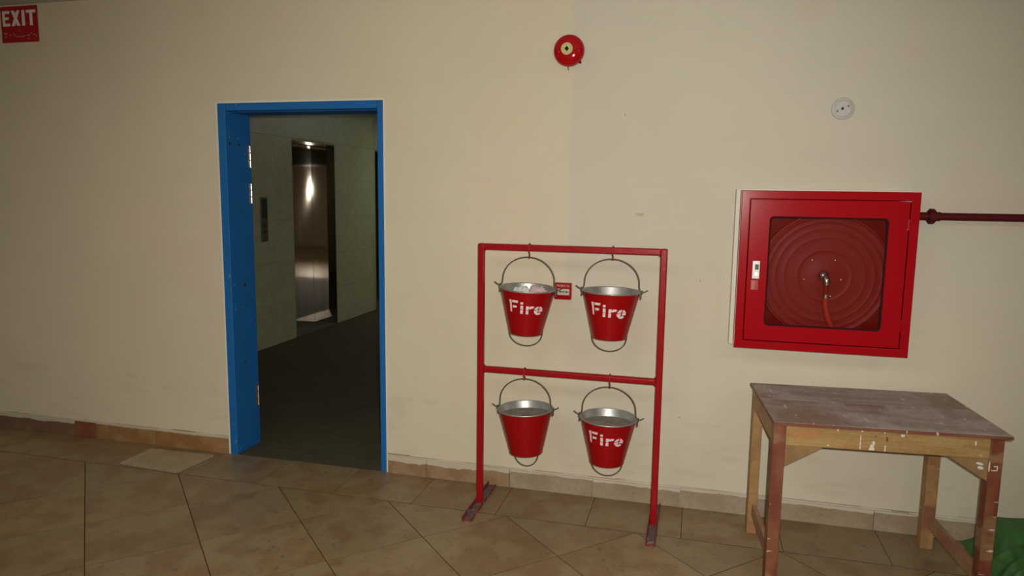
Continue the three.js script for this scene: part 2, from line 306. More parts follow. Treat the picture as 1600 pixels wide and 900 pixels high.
function lift(za, zb, label) {
  const o = thing('elevator', label, 'elevator', [RB, 0, (za + zb) / 2]);
  const w = za - zb, dz = CX - RB;
  obj('door_panel', bx(0.03, OH - 0.01, w / 2 - 0.003, [-0.016, OH / 2 - 0.003, w / 4], 0.002), M.brushed, o);
  obj('door_panel', bx(0.03, OH - 0.01, w / 2 - 0.003, [-0.016, OH / 2 - 0.003, -w / 4], 0.002), M.brushed, o);
  obj('jamb_lining', bx(dz, OH - 0.006, 0.003, [dz / 2, OH / 2, -w / 2 + 0.0016], 0.0008), M.brushed, o);
  obj('jamb_lining', bx(dz, OH - 0.006, 0.003, [dz / 2, OH / 2, w / 2 - 0.0016], 0.0008), M.brushed, o);
  obj('head_lining', bx(dz, 0.003, w - 0.008, [dz / 2, OH - 0.0016, 0], 0.0008), M.brushed, o);
  obj('sill', bx(dz, 0.012, w - 0.008, [dz / 2, 0.001, 0], 0.001), M.steelDark, o);
  return o;
}
lift(OPEN[0][0], OPEN[0][1], 'brushed steel lift door set back in the stone wall beside the button panel');
lift(OPEN[1][0], OPEN[1][1], 'brushed steel lift door further along the lobby, mostly behind the blue frame');
{
  const o = thing('lift_call_panel', 'tall narrow black lift button panel on the lobby wall', 'button panel', [CX, 1.077, -2.632]);
  obj('face_plate', bx(0.012, 0.436, 0.105, [0.006, 0.218, 0], 0.002), M.steelDark, o);
  obj('display', bx(0.004, 0.19, 0.085, [0.0135, 0.325, 0], 0.001), M.black, o);
  for (const y of [0.16, 0.10]) { const g = new THREE.CylinderGeometry(0.017, 0.017, 0.006, 20); g.rotateZ(Math.PI / 2); g.translate(0.014, y, 0); obj('button', g, M.dark, o); }
}

M.glow = mat({ color: lin(0.8, 0.8, 0.78), emissive: lin(1, 0.96, 0.9), emissiveIntensity: 2.0, roughness: 0.5 });
for (const [x, y, z, lb] of [[...PANELS[0], 'white ceiling panel light of the hall nearest the exit sign end'], [...PANELS[1], 'white ceiling panel light in the middle of the hall'], [...PANELS[2], 'white ceiling panel light of the hall nearest the table end'], [...LOBBY_PANEL, 'white ceiling panel light of the lift lobby']]) {
  const o = thing('ceiling_light', lb, 'light', [x, y, z]);
  obj('housing', bx(1.24, 0.036, 1.24, [0, -0.018, 0], 0.003), M.white, o);
  obj('diffuser', bx(1.18, 0.012, 1.18, [0, -0.0425, 0], 0.003), M.glow, o);
}

// ---------------------------------------------------------------- things on the wall
{ // EXIT sign
  const o = thing('exit_sign', 'red square exit sign high on the cream wall under the ceiling', 'sign', [-4.034, 2.457, 0]);
  const t = canvasTex(544, 412, (c, w, h) => {
    c.fillStyle = 'rgb(165,14,26)'; c.fillRect(0, 0, w, h);
    c.fillStyle = 'rgb(226,220,212)';
    const top = 46, bot = 226, s = 40; // letters as block strokes
    c.fillRect(24, top, s, bot - top); c.fillRect(24, top, 112, 34); c.fillRect(24, 118, 98, 32); c.fillRect(24, bot - 34, 112, 34);
    c.beginPath(); c.moveTo(156, top); c.lineTo(206, top); c.lineTo(290, bot); c.lineTo(240, bot); c.closePath(); c.fill();
    c.beginPath(); c.moveTo(290, top); c.lineTo(240, top); c.lineTo(156, bot); c.lineTo(206, bot); c.closePath(); c.fill();
    c.fillRect(316, top, 46, bot - top);
    c.fillRect(384, top, 140, 34); c.fillRect(432, top, 44, bot - top);
    // worn second line, flaked to fragments
    c.strokeStyle = 'rgb(190,140,130)'; c.lineWidth = 9; c.lineCap = 'round';
    const L = [[[40, 306], [74, 308], [62, 322]], [[46, 350], [66, 346]], [[176, 316], [200, 330]], [[206, 344], [236, 352]], [[250, 342], [262, 352], [330, 348], [346, 340]], [[262, 276], [282, 284]], [[376, 334], [398, 344], [412, 330]], [[430, 322], [452, 312]], [[470, 334], [500, 330]], [[512, 340], [520, 366]], [[392, 374], [410, 380]], [[120, 332], [140, 320]]];
    for (const l of L) { c.beginPath(); c.moveTo(...l[0]); for (const p of l.slice(1)) c.lineTo(...p); c.stroke(); }
  });
  obj('backing', bx(0.278, 0.211, 0.004, [0, 0.103, 0.002], 0.001), M.redRod, o);
  const g = new THREE.PlaneGeometry(0.274, 0.207); g.translate(0, 0.103, 0.0044);
  obj('printed_face', g, mat({ map: t, roughness: 0.5 }), o).userData.label = 'white EXIT lettering over a worn second line on red';
}
{ // alarm bell
  const o = thing('fire_alarm_bell', 'round red fire alarm bell on the wall above the bucket stand', 'bell', [-0.655, 2.205, 0]);
  const cy = 0.077, put = g => { g.rotateX(Math.PI / 2); g.translate(0, cy, 0); return g; };
  obj('back_box', put(lathe([[0, 0], [0.045, 0], [0.045, 0.022], [0, 0.022]], 32)), M.redRod, o);
  const dome = []; for (let i = 0; i <= 14; i++) { const a = i / 14 * Math.PI / 2; dome.push([0.0765 * Math.pow(Math.cos(a), 0.8), 0.024 + 0.038 * Math.pow(Math.sin(a), 0.9)]); } dome[14][0] = 0;
  obj('gong', put(lathe([[0.07, 0.018], [0.0765, 0.018], ...dome], 64)), M.redBell, o);
  const lt = canvasTex(128, 128, (c) => {
    c.fillStyle = 'rgb(196,190,122)'; c.fillRect(0, 0, 128, 128); c.strokeStyle = 'rgb(120,110,60)'; c.lineWidth = 3; c.beginPath(); c.arc(64, 64, 52, 0, 7); c.stroke(); c.fillStyle = 'rgb(70,60,40)'; for (let k = 0; k < 10; k++) { const a = k * 0.63; c.fillRect(62 + 40 * Math.cos(a), 62 + 40 * Math.sin(a), 5, 5); }
  });
  const disc = new THREE.CylinderGeometry(0.0285, 0.0285, 0.002, 40); put(disc); disc.translate(-0.004, 0.003, 0.0625); obj('label_disc', disc, mat({ map: lt, roughness: 0.5 }), o);
  const nut = new THREE.CylinderGeometry(0.0125, 0.0125, 0.006, 4); put(nut); nut.scale(0.85, 1, 1); nut.translate(-0.004, cy + 0.003 - cy, 0.066); obj('nut', nut, M.rubber, o);
  obj('cable', tube([[-0.005, 0.012, 0.006], [-0.006, -0.004, 0.005], [-0.004, -0.012, 0.004]], 0.0022, 10, 6), M.dark, o);
  obj('striker_bracket', bx(0.012, 0.012, 0.02, [0.053, 0.024, 0.012], 0.002), M.rubber, o);
}
{ // ceiling-rose style cover plate
  const o = thing('junction_box_cover', 'round off-white junction box cover with two screws on the wall above the hose cabinet', 'wall plate', [0.610, 1.937, 0]);
  const g = lathe([[0, 0], [0.049, 0], [0.049, 0.006], [0.046, 0.009], [0.038, 0.0095], [0.036, 0.013], [0.033, 0.0145], [0, 0.0148]], 48); g.rotateX(Math.PI / 2); g.translate(0, 0.049, 0);
  obj('cover', g, mat({ color: lin(0.50, 0.485, 0.45), roughness: 0.6, bumpMap: bumpFine, bumpScale: 0.001 }), o);
  const dot = (x, y, r, m, n) => { const c = new THREE.CylinderGeometry(r, r, 0.002, 16); c.rotateX(Math.PI / 2); c.translate(x, 0.049 + y, 0.0152); obj(n, c, m, o); };
  dot(-0.003, 0.0, 0.0062, M.dark, 'cable_hole'); dot(-0.024, -0.011, 0.005, M.steelDark, 'screw'); dot(0.021, 0.011, 0.005, M.steelDark, 'screw');
}
{ // break-glass call point
  const o = thing('fire_call_point', 'small red break-glass call point on the wall behind the first bucket', 'call point', [-0.659, 1.048, 0]);
  obj('housing', bx(0.088, 0.086, 0.03, [0, 0.043, 0.015], 0.004), M.redCab, o);
  const t = canvasTex(256, 150, (c) => { c.fillStyle = 'rgb(188,182,160)'; c.fillRect(0, 0, 256, 150); c.fillStyle = 'rgb(25,22,20)'; c.fillRect(10, 68, 236, 8); for (const x of [70, 128, 186]) { c.beginPath(); c.arc(x, 72, 19, 0, 7); c.fill(); } c.beginPath(); c.moveTo(24, 72); c.lineTo(52, 52); c.lineTo(52, 92); c.closePath(); c.fill(); c.beginPath(); c.moveTo(232, 72); c.lineTo(204, 52); c.lineTo(204, 92); c.closePath(); c.fill(); });
  const g = new THREE.PlaneGeometry(0.062, 0.032); g.translate(0.004, 0.040, 0.0305); obj('glass_label', g, mat({ map: t, roughness: 0.35 }), o).userData.label = 'pale label with black dots and arrows';
  const t2 = canvasTex(256, 64, (c) => { c.fillStyle = 'rgb(150,16,26)'; c.fillRect(0, 0, 256, 64); c.strokeStyle = 'rgb(205,170,165)'; c.lineWidth = 9; c.lineCap = 'round'; for (const l of [[30, 22, 60, 20], [52, 40, 84, 36], [92, 18, 128, 22], [104, 42, 140, 34], [150, 20, 176, 30], [206, 22, 236, 34]]) { c.beginPath(); c.moveTo(l[0], l[1]); c.lineTo(l[2], l[3]); c.stroke(); } });
  const g2 = new THREE.PlaneGeometry(0.078, 0.018); g2.translate(0, 0.071, 0.0305); obj('printed_strip', g2, mat({ map: t2, roughness: 0.4 }), o);
}

// ---------------------------------------------------------------- hose reel cabinet and its pipe
{
  const X0 = 0.183, X1 = 0.9125, Y0 = 0.8915, Y1 = 1.6116, Z = 0.2, cx = (X0 + X1) / 2;
  const o = thing('hose_reel_cabinet', 'red steel fire hose cabinet with a glazed door on the wall above the table', 'hose cabinet', [cx, Y0, 0]);
  const W = X1 - X0, H = Y1 - Y0, t = 0.012, RIM = 0.036;
  const ring = (w, h, iw, ih, d, r, icx = 0, icy = 0, ir = 0.001) => { // rectangle with a rectangular hole, centred at (0, h/2)
    const s = new THREE.Shape(); s.moveTo(-w / 2, 0); s.lineTo(w / 2, 0); s.lineTo(w / 2, h); s.lineTo(-w / 2, h); s.closePath();
    const p = new THREE.Path(), a = -iw / 2 + icx, b = iw / 2 + icx, c = h / 2 - ih / 2 + icy, e = h / 2 + ih / 2 + icy;
    p.moveTo(a + ir, c); p.lineTo(b - ir, c); p.quadraticCurveTo(b, c, b, c + ir); p.lineTo(b, e - ir); p.quadraticCurveTo(b, e, b - ir, e); p.lineTo(a + ir, e); p.quadraticCurveTo(a, e, a, e - ir); p.lineTo(a, c + ir); p.quadraticCurveTo(a, c, a + ir, c); s.holes.push(p);
    return new THREE.ExtrudeGeometry(s, { depth: d - 2 * r, bevelEnabled: true, bevelSize: r, bevelThickness: r, bevelOffset: -r, bevelSegments: 2, curveSegments: 8 }).translate(0, 0, r);
  };
  obj('case', [bx(t, H, Z - 0.004, [-W / 2 + t / 2, H / 2, Z / 2 - 0.002], 0.001), bx(t, H, Z - 0.004, [W / 2 - t / 2, H / 2, Z / 2 - 0.002], 0.001), bx(W - 2 * t, t, Z - 0.004, [0, t / 2, Z / 2 - 0.002], 0.001), bx(W - 2 * t, t, Z - 0.004, [0, H - t / 2, Z / 2 - 0.002], 0.001), bx(W - 2 * t, H - 2 * t, 0.004, [0, H / 2, 0.003], 0.001)], M.redCab, o);
  obj('front_rim', ring(W, H, W - 2 * RIM, H - 2 * RIM, 0.014, 0.0025).translate(0, 0, Z - 0.014), M.redCab, o);
  const dw = W - 2 * RIM - 0.007, dh = H - 2 * RIM - 0.007;
  const ww = 0.488, wh = 0.497, wcx = 0.552 - cx, wcy = (1.2495 - Y0) - H / 2;
  const door = obj('door', ring(dw, dh, ww, wh, 0.014, 0.002, wcx, wcy, 0.022).translate(0, RIM + 0.0035, Z - 0.0165), M.redCab, o);
  obj('gasket', ring(ww + 0.012, wh + 0.012, ww - 0.014, wh - 0.014, 0.010, 0.002, 0, 0, 0.02).translate(wcx, H / 2 + wcy - wh / 2 - 0.006, Z - 0.016), M.rubber, door);
  obj('glass', bx(ww - 0.008, wh - 0.008, 0.003, [wcx, H / 2 + wcy, Z - 0.0155], 0), mat({ color: lin(0.84, 0.78, 0.77), roughness: 0.03, transmission: 1, thickness: 0, ior: 1.5 }), door);
  const lk = obj('lock_plate', bx(0.032, 0.082, 0.004, [0.2605 - cx, 1.255 - Y0, Z - 0.001], 0.0015), mat({ color: lin(0.45, 0.43, 0.39), metalness: 0.4, roughness: 0.4 }), door); lk.userData.label = 'small pale metal lock plate';
  obj('latch_recess', bx(0.016, 0.024, 0.003, [0.2635 - cx, 1.268 - Y0, Z + 0.0008], 0.001), M.black, lk);
  const cyl = new THREE.CylinderGeometry(0.0085, 0.0085, 0.005, 20); cyl.rotateX(Math.PI / 2); cyl.translate(0.262 - cx, 1.236 - Y0, Z + 0.002); obj('lock_cylinder', cyl, M.chrome, lk);
  obj('sticker_scrap', bx(0.030, 0.044, 0.0008, [0.258 - cx, 1.186 - Y0, Z - 0.0022], 0), mat({ map: chipTex(701, [0.42, 0.06, 0.045], [0.45, 0.2, 0.14], 0.6), roughness: 0.7 }), door);
  for (const y of [0.14, 0.58]) obj('hinge', bx(0.008, 0.05, 0.008, [W / 2 - RIM - 0.002, y, Z - 0.001], 0.002), M.redCab, door);
  // plaster collar the case was set in
  obj('plaster_collar', [bx(0.020, H + 0.012, 0.10, [-W / 2 - 0.0105, H / 2, 0.05], 0.004), bx(W + 0.02, 0.008, 0.06, [-0.01, H + 0.005, 0.03], 0.003)], M.caulk, o);
}
{ // the reel inside, seen through the glass
  const o = thing('hose_reel', 'red hose reel disc with chrome elbow and red hose inside the glazed cabinet', 'hose reel', [0.562, 0.9165, 0]);
  const cy = 1.232 - 0.9165, face = g => { g.rotateX(Math.PI / 2); g.translate(0, cy, 0); return g; };
  const prof = [[0.0, 0.128], [0.055, 0.128], [0.06, 0.124], [0.098, 0.124]]; for (const r of [0.112, 0.168, 0.206, 0.238]) { prof.push([r, 0.124], [r + 0.0015, 0.1265], [r + 0.0045, 0.1265], [r + 0.006, 0.124]); } prof.push([0.262, 0.124], [0.268, 0.128], [0.276, 0.126], [0.276, 0.118], [0, 0.116]);
  obj('disc', face(lathe(prof, 96)), M.redReel, o);
  const coils = []; for (let k = 0; k < 4; k++) { const g = new THREE.TorusGeometry(0.268 + 0.002 * k, 0.0125, 10, 80); g.translate(0, cy, 0.028 + k * 0.025); coils.push(g); }
  obj('hose_coil', coils, M.hose, o);
  const ax = new THREE.CylinderGeometry(0.05, 0.05, 0.105, 32); ax.rotateX(Math.PI / 2); ax.translate(0, cy, 0.0625); obj('drum', ax, M.redReel, o);
  for (const [x, y] of [[-0.055, 0.07], [0.043, 0.072], [-0.085, -0.020], [0.072, -0.016]]) { const g = new THREE.SphereGeometry(0.0055, 12, 8); g.scale(1, 1, 0.6); g.translate(x, cy + y, 0.1255); obj('bolt', g, M.chrome, o); }
  const elb = obj('elbow', [tube([[0, cy, 0.125], [0, cy, 0.142], [0, cy - 0.003, 0.155], [0.004, cy - 0.014, 0.163], [0.006, cy - 0.036, 0.164]], 0.0175, 24, 18), new THREE.SphereGeometry(0.027, 24, 16).translate(-0.006, cy + 0.002, 0.14)], M.chrome, o); elb.userData.label = 'chrome elbow at the reel hub';
  const cl = new THREE.CylinderGeometry(0.0175, 0.0175, 0.016, 24); cl.translate(0.0065, cy - 0.088, 0.158); obj('hose_clip', [cl, new THREE.SphereGeometry(0.006, 10, 8).translate(0.026, cy - 0.088, 0.16)], M.chrome, o);
  obj('neck', tube([[0.006, cy - 0.03, 0.163], [0.006, cy - 0.06, 0.161], [0.0065, cy - 0.084, 0.158]], 0.011, 10, 14), M.redReel, o);
  obj('hose_tail', tube([[0.0065, cy - 0.09, 0.158], [0.008, cy - 0.13, 0.157], [0.018, cy - 0.175, 0.156], [0.034, cy - 0.215, 0.154], [0.06, cy - 0.25, 0.150], [0.10, cy - 0.275, 0.146]], 0.0145, 40, 14), M.hose, o);
}
{ // supply pipe
  const o = thing('fire_pipe', 'dark red water pipe running along the wall from the hose cabinet', 'pipe', [0.9145, 1.508, 0.062]);
  const ext = HX1 - 0.9145 - 0.003, cyl = (r, x0, x1, s = 24) => { const g = new THREE.CylinderGeometry(r, r, x1 - x0, s); g.rotateZ(Math.PI / 2); g.translate((x0 + x1) / 2, 0, 0); return g; };
  obj('tube', cyl(0.0168, 0.02, ext), M.maroon, o);
  obj('union_collar', [cyl(0.0205, 0.030, 0.066, 6), cyl(0.030, 0.066, 0.070, 8), cyl(0.034, 0.070, 0.090, 8), cyl(0.030, 0.090, 0.094, 8), cyl(0.0225, 0.094, 0.114, 6), cyl(0.019, 0.0, 0.031)], M.maroon, o);
  for (const x of [0.9, 1.9]) { obj('wall_clip', [bx(0.025, 0.05, 0.006, [x, 0, -0.058], 0.001), bx(0.02, 0.012, 0.042, [x, 0, -0.036], 0.001)], M.maroon, o); }
}

// ---------------------------------------------------------------- bucket stand
const RZ = 0.244;
{
  const X0 = -1.0275, X1 = -0.148, B = 0.031, cx = (X0 + X1) / 2, TOP = 1.341;
  const o = thing('bucket_stand', 'red painted square tube stand holding four fire buckets', 'stand', [cx, 0, RZ]);
  const hw = (X1 - X0) / 2;
  for (const s of [-1, 1]) obj('post', bx(B, TOP - 0.012, B, [s * hw, (TOP - 0.012) / 2 + 0.012, 0], 0.006), M.redRack, o);
  obj('top_rail', bx(2 * hw - B + 0.004, B, B, [0, TOP - B / 2 - 0.0005, 0], 0.006), M.redRack, o);
  obj('middle_rail', bx(2 * hw - B + 0.004, B, B, [0, 0.710, 0], 0.009), M.redRack, o);
  for (const s of [-1, 1]) { // upturned channel feet, dusty inside, with a cocked rear flange
    const L0 = -0.228, L1 = 0.226, w = 0.042;
    const f = obj('foot', [bx(w, 0.005, L1 - L0, [s * hw, 0.0025, (L0 + L1) / 2], 0.001), bx(0.004, 0.026, L1 - L0, [s * hw - w / 2, 0.013, (L0 + L1) / 2], 0.001), bx(0.004, 0.014, L1 - L0, [s * hw + w / 2, 0.007, (L0 + L1) / 2], 0.001)], mat({ map: chipTex(720 + s, [0.20, 0.016, 0.020], [0.30, 0.2, 0.18], 0.66), roughness: 0.7 }), o);
    f.userData.label = 'scuffed red steel channel foot';
    obj('dust', bx(w - 0.008, 0.002, L1 - L0 - 0.02, [s * hw, 0.0062, (L0 + L1) / 2], 0), mat({ map: chipTex(730 + s, [0.115, 0.080, 0.072], [0.24, 0.20, 0.18], 0.68), roughness: 0.9 }), f);
    obj('weld', new THREE.SphereGeometry(0.012, 10, 8).scale(1.4, 0.6, 1.4).translate(s * hw, 0.012, 0.016), M.redRack, o);
    for (const y of [TOP - B, 0.7255, 0.6945]) obj('weld', new THREE.SphereGeometry(0.008, 10, 8).scale(1, 1, 1.6).translate(s * (hw - B / 2), y, 0), M.redRack, o);
  }
  const hook = (x, yb, yh) => obj('hook', tube([[x, yb + B + 0.0005, -0.012], [x, yb + B + 0.0045, 0], [x, yb + B + 0.001, 0.014], [x, yb + B / 2, 0.0195], [x, yb - 0.004, 0.016], [x, yb - 0.010, 0.004], [x, yh + 0.01, 0.001], [x, yh - 0.002, -0.004], [x, yh - 0.0065, -0.0005], [x, yh - 0.004, 0.006], [x, yh + 0.006, 0.008]], 0.0032, 60, 8), M.redRod, o);
  for (const [x, y, r] of [[-0.785, 1.282, 1.310], [-0.383, 1.287, 1.310], [-0.800, 0.677, 0.6945], [-0.379, 0.669, 0.6945]]) hook(x - cx, r, y);
}
// buckets: bail top hangs in the hook; modelled with the origin at the bottom
const BH = 0.224, BR = 0.136, BB = 0.083, BAIL = 0.150;
function bucketFace(text, s) {
  return canvasTex(1440, 480, (c, w, h) => {
    c.fillStyle = 'rgb(146,8,12)'; c.fillRect(0, 0, w, h);
    let q = 91 + s * 13; const R = () => { q = (q * 16807) % 2147483647; return q / 2147483647; };
    for (let k = 0; k < 900; k++) { c.fillStyle = `rgba(${120 + 70 * R() | 0},${6 + 12 * R() | 0},${10 + 12 * R() | 0},0.10)`; c.fillRect(R() * w, R() * h, 10 + 50 * R(), 6 + 30 * R()); }
    for (let k = 0; k < 70; k++) { c.fillStyle = 'rgb(120,110,100)'; c.fillRect(R() * w, R() < 0.6 ? R() * 14 : h - R() * 16, 2 + 6 * R(), 2 + 4 * R()); }
    if (!text) return;
    c.save(); c.translate(w / 2 - 168 + text.dx, text.y); c.rotate(text.rot);
    c.fillStyle = c.strokeStyle = 'rgb(226,206,204)'; c.lineCap = 'butt';
    const P = (...p) => { c.beginPath(); c.moveTo(p[0], p[1]); for (let i = 2; i < p.length; i += 2) c.lineTo(p[i], p[i + 1]); c.closePath(); c.fill(); };
    P(0, 4, 28, 0, 28, 58, 24, 134, 2, 130, 6, 60); P(34, 2, 94, 0, 92, 26, 34, 28); P(38, 58, 82, 56, 78, 80, 38, 84); // F
    P(116, 14, 142, 12, 142, 36, 116, 38); P(116, 52, 142, 48, 144, 92, 118, 94); P(117, 99, 143, 97, 142, 138, 116, 138); // i
    P(170, 52, 196, 50, 196, 92, 170, 94); P(170, 99, 196, 97, 196, 138, 170, 138); c.lineWidth = 25; c.beginPath(); c.arc(226, 88, 27, -Math.PI * 0.88, -Math.PI * 0.32); c.stroke(); // r
    c.lineWidth = 25; c.beginPath(); c.arc(294, 95, 34, -Math.PI * 0.93, -Math.PI * 0.53); c.stroke(); c.beginPath(); c.arc(294, 95, 34, -Math.PI * 0.45, Math.PI * 0.0); c.stroke(); c.beginPath(); c.arc(294, 95, 34, Math.PI * 0.22, Math.PI * 1.0); c.stroke(); c.fillRect(274, 86, 16, 22); c.fillRect(298, 84, 42, 22); // e
    c.globalAlpha = 0.55; c.fillStyle = 'rgb(176,24,28)'; for (let k = 0; k < text.wear; k++) c.fillRect(R() * 340, R() * 140, 3 + 8 * R(), 2 + 6 * R());
    c.restore();
  });
}
const bucketShell = (() => { const g = lathe([[0, 0.004], [BB - 0.004, 0.004], [BB - 0.003, 0.0], [BB + 0.001, 0.0], [BB + 0.001, 0.006], [BR, BH]], 72); g.rotateY(Math.PI); // v follows the slope only
  const P = g.attributes.position, U = g.attributes.uv; for (let i = 0; i < P.count; i++) U.setY(i, P.getY(i) / BH); return g; })();
const bucketLining = lathe([[BR - 0.0012, BH], [BB, 0.008], [0, 0.006]], 72);
const bucketRim = lathe([[BR - 0.003, BH - 0.002], [BR - 0.002, BH + 0.002], [BR + 0.001, BH + 0.003], [BR + 0.004, BH + 0.001], [BR + 0.004, BH - 0.003], [BR, BH - 0.005]], 72);
const bailGeo = (() => { const pts = []; pts.push([-0.170, BH + 0.016, 0], [-0.156, BH + 0.006, 0], [-0.147, BH + 0.002, 0], [-0.138, BH + 0.004, 0], [-0.131, BH + 0.016, 0]);
  for (let i = 1; i < 14; i++) { const a = Math.PI * (1 - i / 14); pts.push([0.130 * Math.cos(a), BH + 0.026 + (BAIL - 0.026) * Math.pow(Math.sin(a), 0.92), 0]); }
  pts.push([0.131, BH + 0.016, 0], [0.138, BH + 0.004, 0], [0.147, BH + 0.001, 0], [0.156, BH + 0.004, 0], [0.170, BH + 0.012, 0]); return tube(pts, 0.0030, 120, 8); })();
const earGeo = s => merge([bx(0.006, 0.036, 0.026, [s * (BR + 0.003), BH - 0.014, 0], 0.002), bx(0.004, 0.02, 0.016, [s * (BR + 0.008), BH + 0.0, 0], 0.0015)]);
function loopGeo(r, drop) { const pts = [[-r - 0.003, 0.034, 0]]; pts.push([-r - 0.002, 0.004, 0]); for (let i = 1; i < 10; i++) { const a = Math.PI * (1 + i / 10); pts.push([r * Math.cos(a), -0.004 + drop * Math.sin(a), 0]); } pts.push([r + 0.002, 0.004, 0], [r + 0.003, 0.034, 0]); return tube(pts, 0.0028, 60, 8); }
M.sand = mat({ map: colourTex(256, 256, (u, v) => { const a = fbm(u * 6, v * 6, 801, 4), b = vn(u * 90, v * 90, 811); return mul(mix([0.15, 0.13, 0.105], [0.23, 0.205, 0.17], a), 0.7 + 0.6 * b); }), roughness: 0.95 });
function bucket(label, hookX, hookY, text, s, tilt, lean, loop, fill) {
  const o = thing('fire_bucket', label, 'bucket', [0, 0, 0], 'fire buckets on the red stand');
  o.rotation.set(lean, 0, tilt);
  o.position.copy(new THREE.Vector3(0, -(BH + BAIL), 0).applyEuler(o.rotation).add(new THREE.Vector3(hookX, hookY, RZ)));
  obj('body', bucketShell, mat({ map: bucketFace(text, s), roughness: 0.3, specularIntensity: 0.5 }), o);
  obj('lining', bucketLining, M.galv, o).userData.label = 'bare galvanised inside';
  obj('rim', bucketRim, M.galv, o);
  obj('ear', earGeo(-1), M.wire, o); obj('ear', earGeo(1), M.wire, o);
  obj('handle', bailGeo, M.wire, o);
  obj('foot_loop', loopGeo(...loop), M.wire, o);
  if (fill) { const y = fill, r = BB + (BR - BB) * y / BH - 0.002, pos = [], uv = [], idx = [], N = 40, K = 14; for (let k = 0; k <= K; k++) for (let i = 0; i < N; i++) { const a = i / N * 2 * Math.PI, q = r * k / K; const x = q * Math.cos(a), z = q * Math.sin(a); pos.push(x, y + (k === K ? 0 : 0.012 * (fbm(x * 30 + 9, z * 30 + s, 821, 3) - 0.4)), z); uv.push(x * 4 + 0.5, z * 4 + 0.5); }
    for (let k = 0; k < K; k++) for (let i = 0; i < N; i++) { const j = (i + 1) % N, a = k * N + i, b = k * N + j, c = a + N, d = b + N; idx.push(a, b, c, b, d, c); }
    const g = new THREE.BufferGeometry(); g.setAttribute('position', new THREE.Float32BufferAttribute(pos, 3)); g.setAttribute('uv', new THREE.Float32BufferAttribute(uv, 2)); g.setIndex(idx); g.computeVertexNormals();
    const sd = obj('sand', g, M.sand, o); sd.userData.label = 'grey brown sand filling'; }
  return o;
}
const b1 = bucket('red bucket lettered Fire with paper scraps inside, on the top rail beside the call point', -0.785, 1.2795, { dx: 44, y: 92, rot: 0.03, wear: 20 }, 1, -0.045, 0.03, [0.082, 0.062], 0);
bucket('red bucket lettered Fire on the top rail, nearly empty, next to the stand post', -0.383, 1.2845, { dx: 12, y: 90, rot: 0.05, wear: 30 }, 2, -0.018, 0.0, [0.081, 0.064], 0);
bucket('plain red bucket without lettering on the middle rail, filled with sand', -0.800, 0.6745, null, 3, 0.035, 0.0, [0.062, 0.070], 0.190);
bucket('red bucket lettered Fire on the middle rail, filled with sand', -0.379, 0.6665, { dx: 12, y: 84, rot: 0.03, wear: 120 }, 4, -0.012, 0.01, [0.075, 0.068], 0.188);
{ // crumpled litter in the first bucket
  const scrap = (name, x, y, z, r, s, m, label) => {
    const g = mergeVertices(new THREE.IcosahedronGeometry(r, 2)); const P = g.attributes.position;
    for (let i = 0; i < P.count; i++) { const v = new THREE.Vector3().fromBufferAttribute(P, i), n = 0.62 + 0.75 * vn(v.x * 60 + s, v.y * 60 + v.z * 47, s); v.multiplyScalar(n); P.setXYZ(i, v.x, v.y, v.z); }
    const h = g.toNonIndexed(); h.computeVertexNormals(); const o = obj(name, h, m); o.position.set(x, y, z); tag(o, label, 'paper'); return o; };
  scrap('crumpled_paper', -0.745, 1.098, RZ - 0.03, 0.040, 11, mat({ color: lin(0.62, 0.40, 0.42), roughness: 0.8 }), 'crumpled pink paper in the top bucket beside the call point');
  scrap('crumpled_paper', -0.835, 1.082, RZ - 0.03, 0.046, 12, mat({ color: lin(0.60, 0.60, 0.58), roughness: 0.8 }), 'crumpled white paper in the top bucket beside the call point');
  scrap('crumpled_paper', -0.775, 0.985, RZ, 0.055, 14, mat({ color: lin(0.55, 0.55, 0.52), roughness: 0.8 }), 'large crumpled grey wrapper deep in the top bucket beside the call point');
}

// ---------------------------------------------------------------- wooden table
function woodTex(s, a, b, c, opt = {}) { // u along the grain, 1 m by 0.25 m
  return colourTex(512, 128, (u, v) => {
    const g = fbm(u * 5, v * 22 + 2.5 * fbm(u * 3, v * 3, s + 5, 2), s, 4), w = fbm(u * 7, v * 4, s + 20, 4);
    let r = mix(a, b, sm(0.35, 0.7, g)); r = mix(r, c, sm(opt.t0 || 0.5, opt.t1 || 0.66, w)); r = mul(r, 0.82 + 0.34 * fbm(u * 60, v * 40, s + 40, 2));
    if (opt.spots && fbm(u * 60, v * 15, s + 70, 3) > opt.spots) r = mix(r, [0.62, 0.58, 0.52], 0.8);
    const k = Math.hypot((u - 0.31) / 0.012, (v - 0.4) / 0.05); if (opt.knot && k < 1) r = mul(r, 0.35 + 0.4 * k);
    return r;
  });
}
const woodBump = greyTex(256, 128, (u, v) => fbm(u * 6, v * 40, 901, 3));
const wood = (t) => mat({ map: t, roughness: 0.6, bumpMap: woodBump, bumpScale: 0.0008 });
M.legRed = wood(woodTex(911, [0.150, 0.030, 0.014], [0.190, 0.066, 0.026], [0.225, 0.115, 0.050], { spots: 0.84, t0: 0.5, t1: 0.6 }));
M.legTan = wood(woodTex(921, [0.330, 0.190, 0.070], [0.270, 0.135, 0.050], [0.230, 0.085, 0.045], { spots: 0.9, t0: 0.55, t1: 0.75 }));
M.braceTan = wood(woodTex(931, [0.320, 0.190, 0.095], [0.280, 0.150, 0.070], [0.300, 0.120, 0.080], { spots: 0.9 }));
M.gusset = wood(woodTex(941, [0.255, 0.152, 0.058], [0.210, 0.118, 0.042], [0.235, 0.135, 0.055], { knot: true }));
M.topWood = wood(woodTex(951, [0.300, 0.242, 0.202], [0.385, 0.335, 0.295], [0.260, 0.185, 0.150], { spots: 0.80, t0: 0.5, t1: 0.7 }));
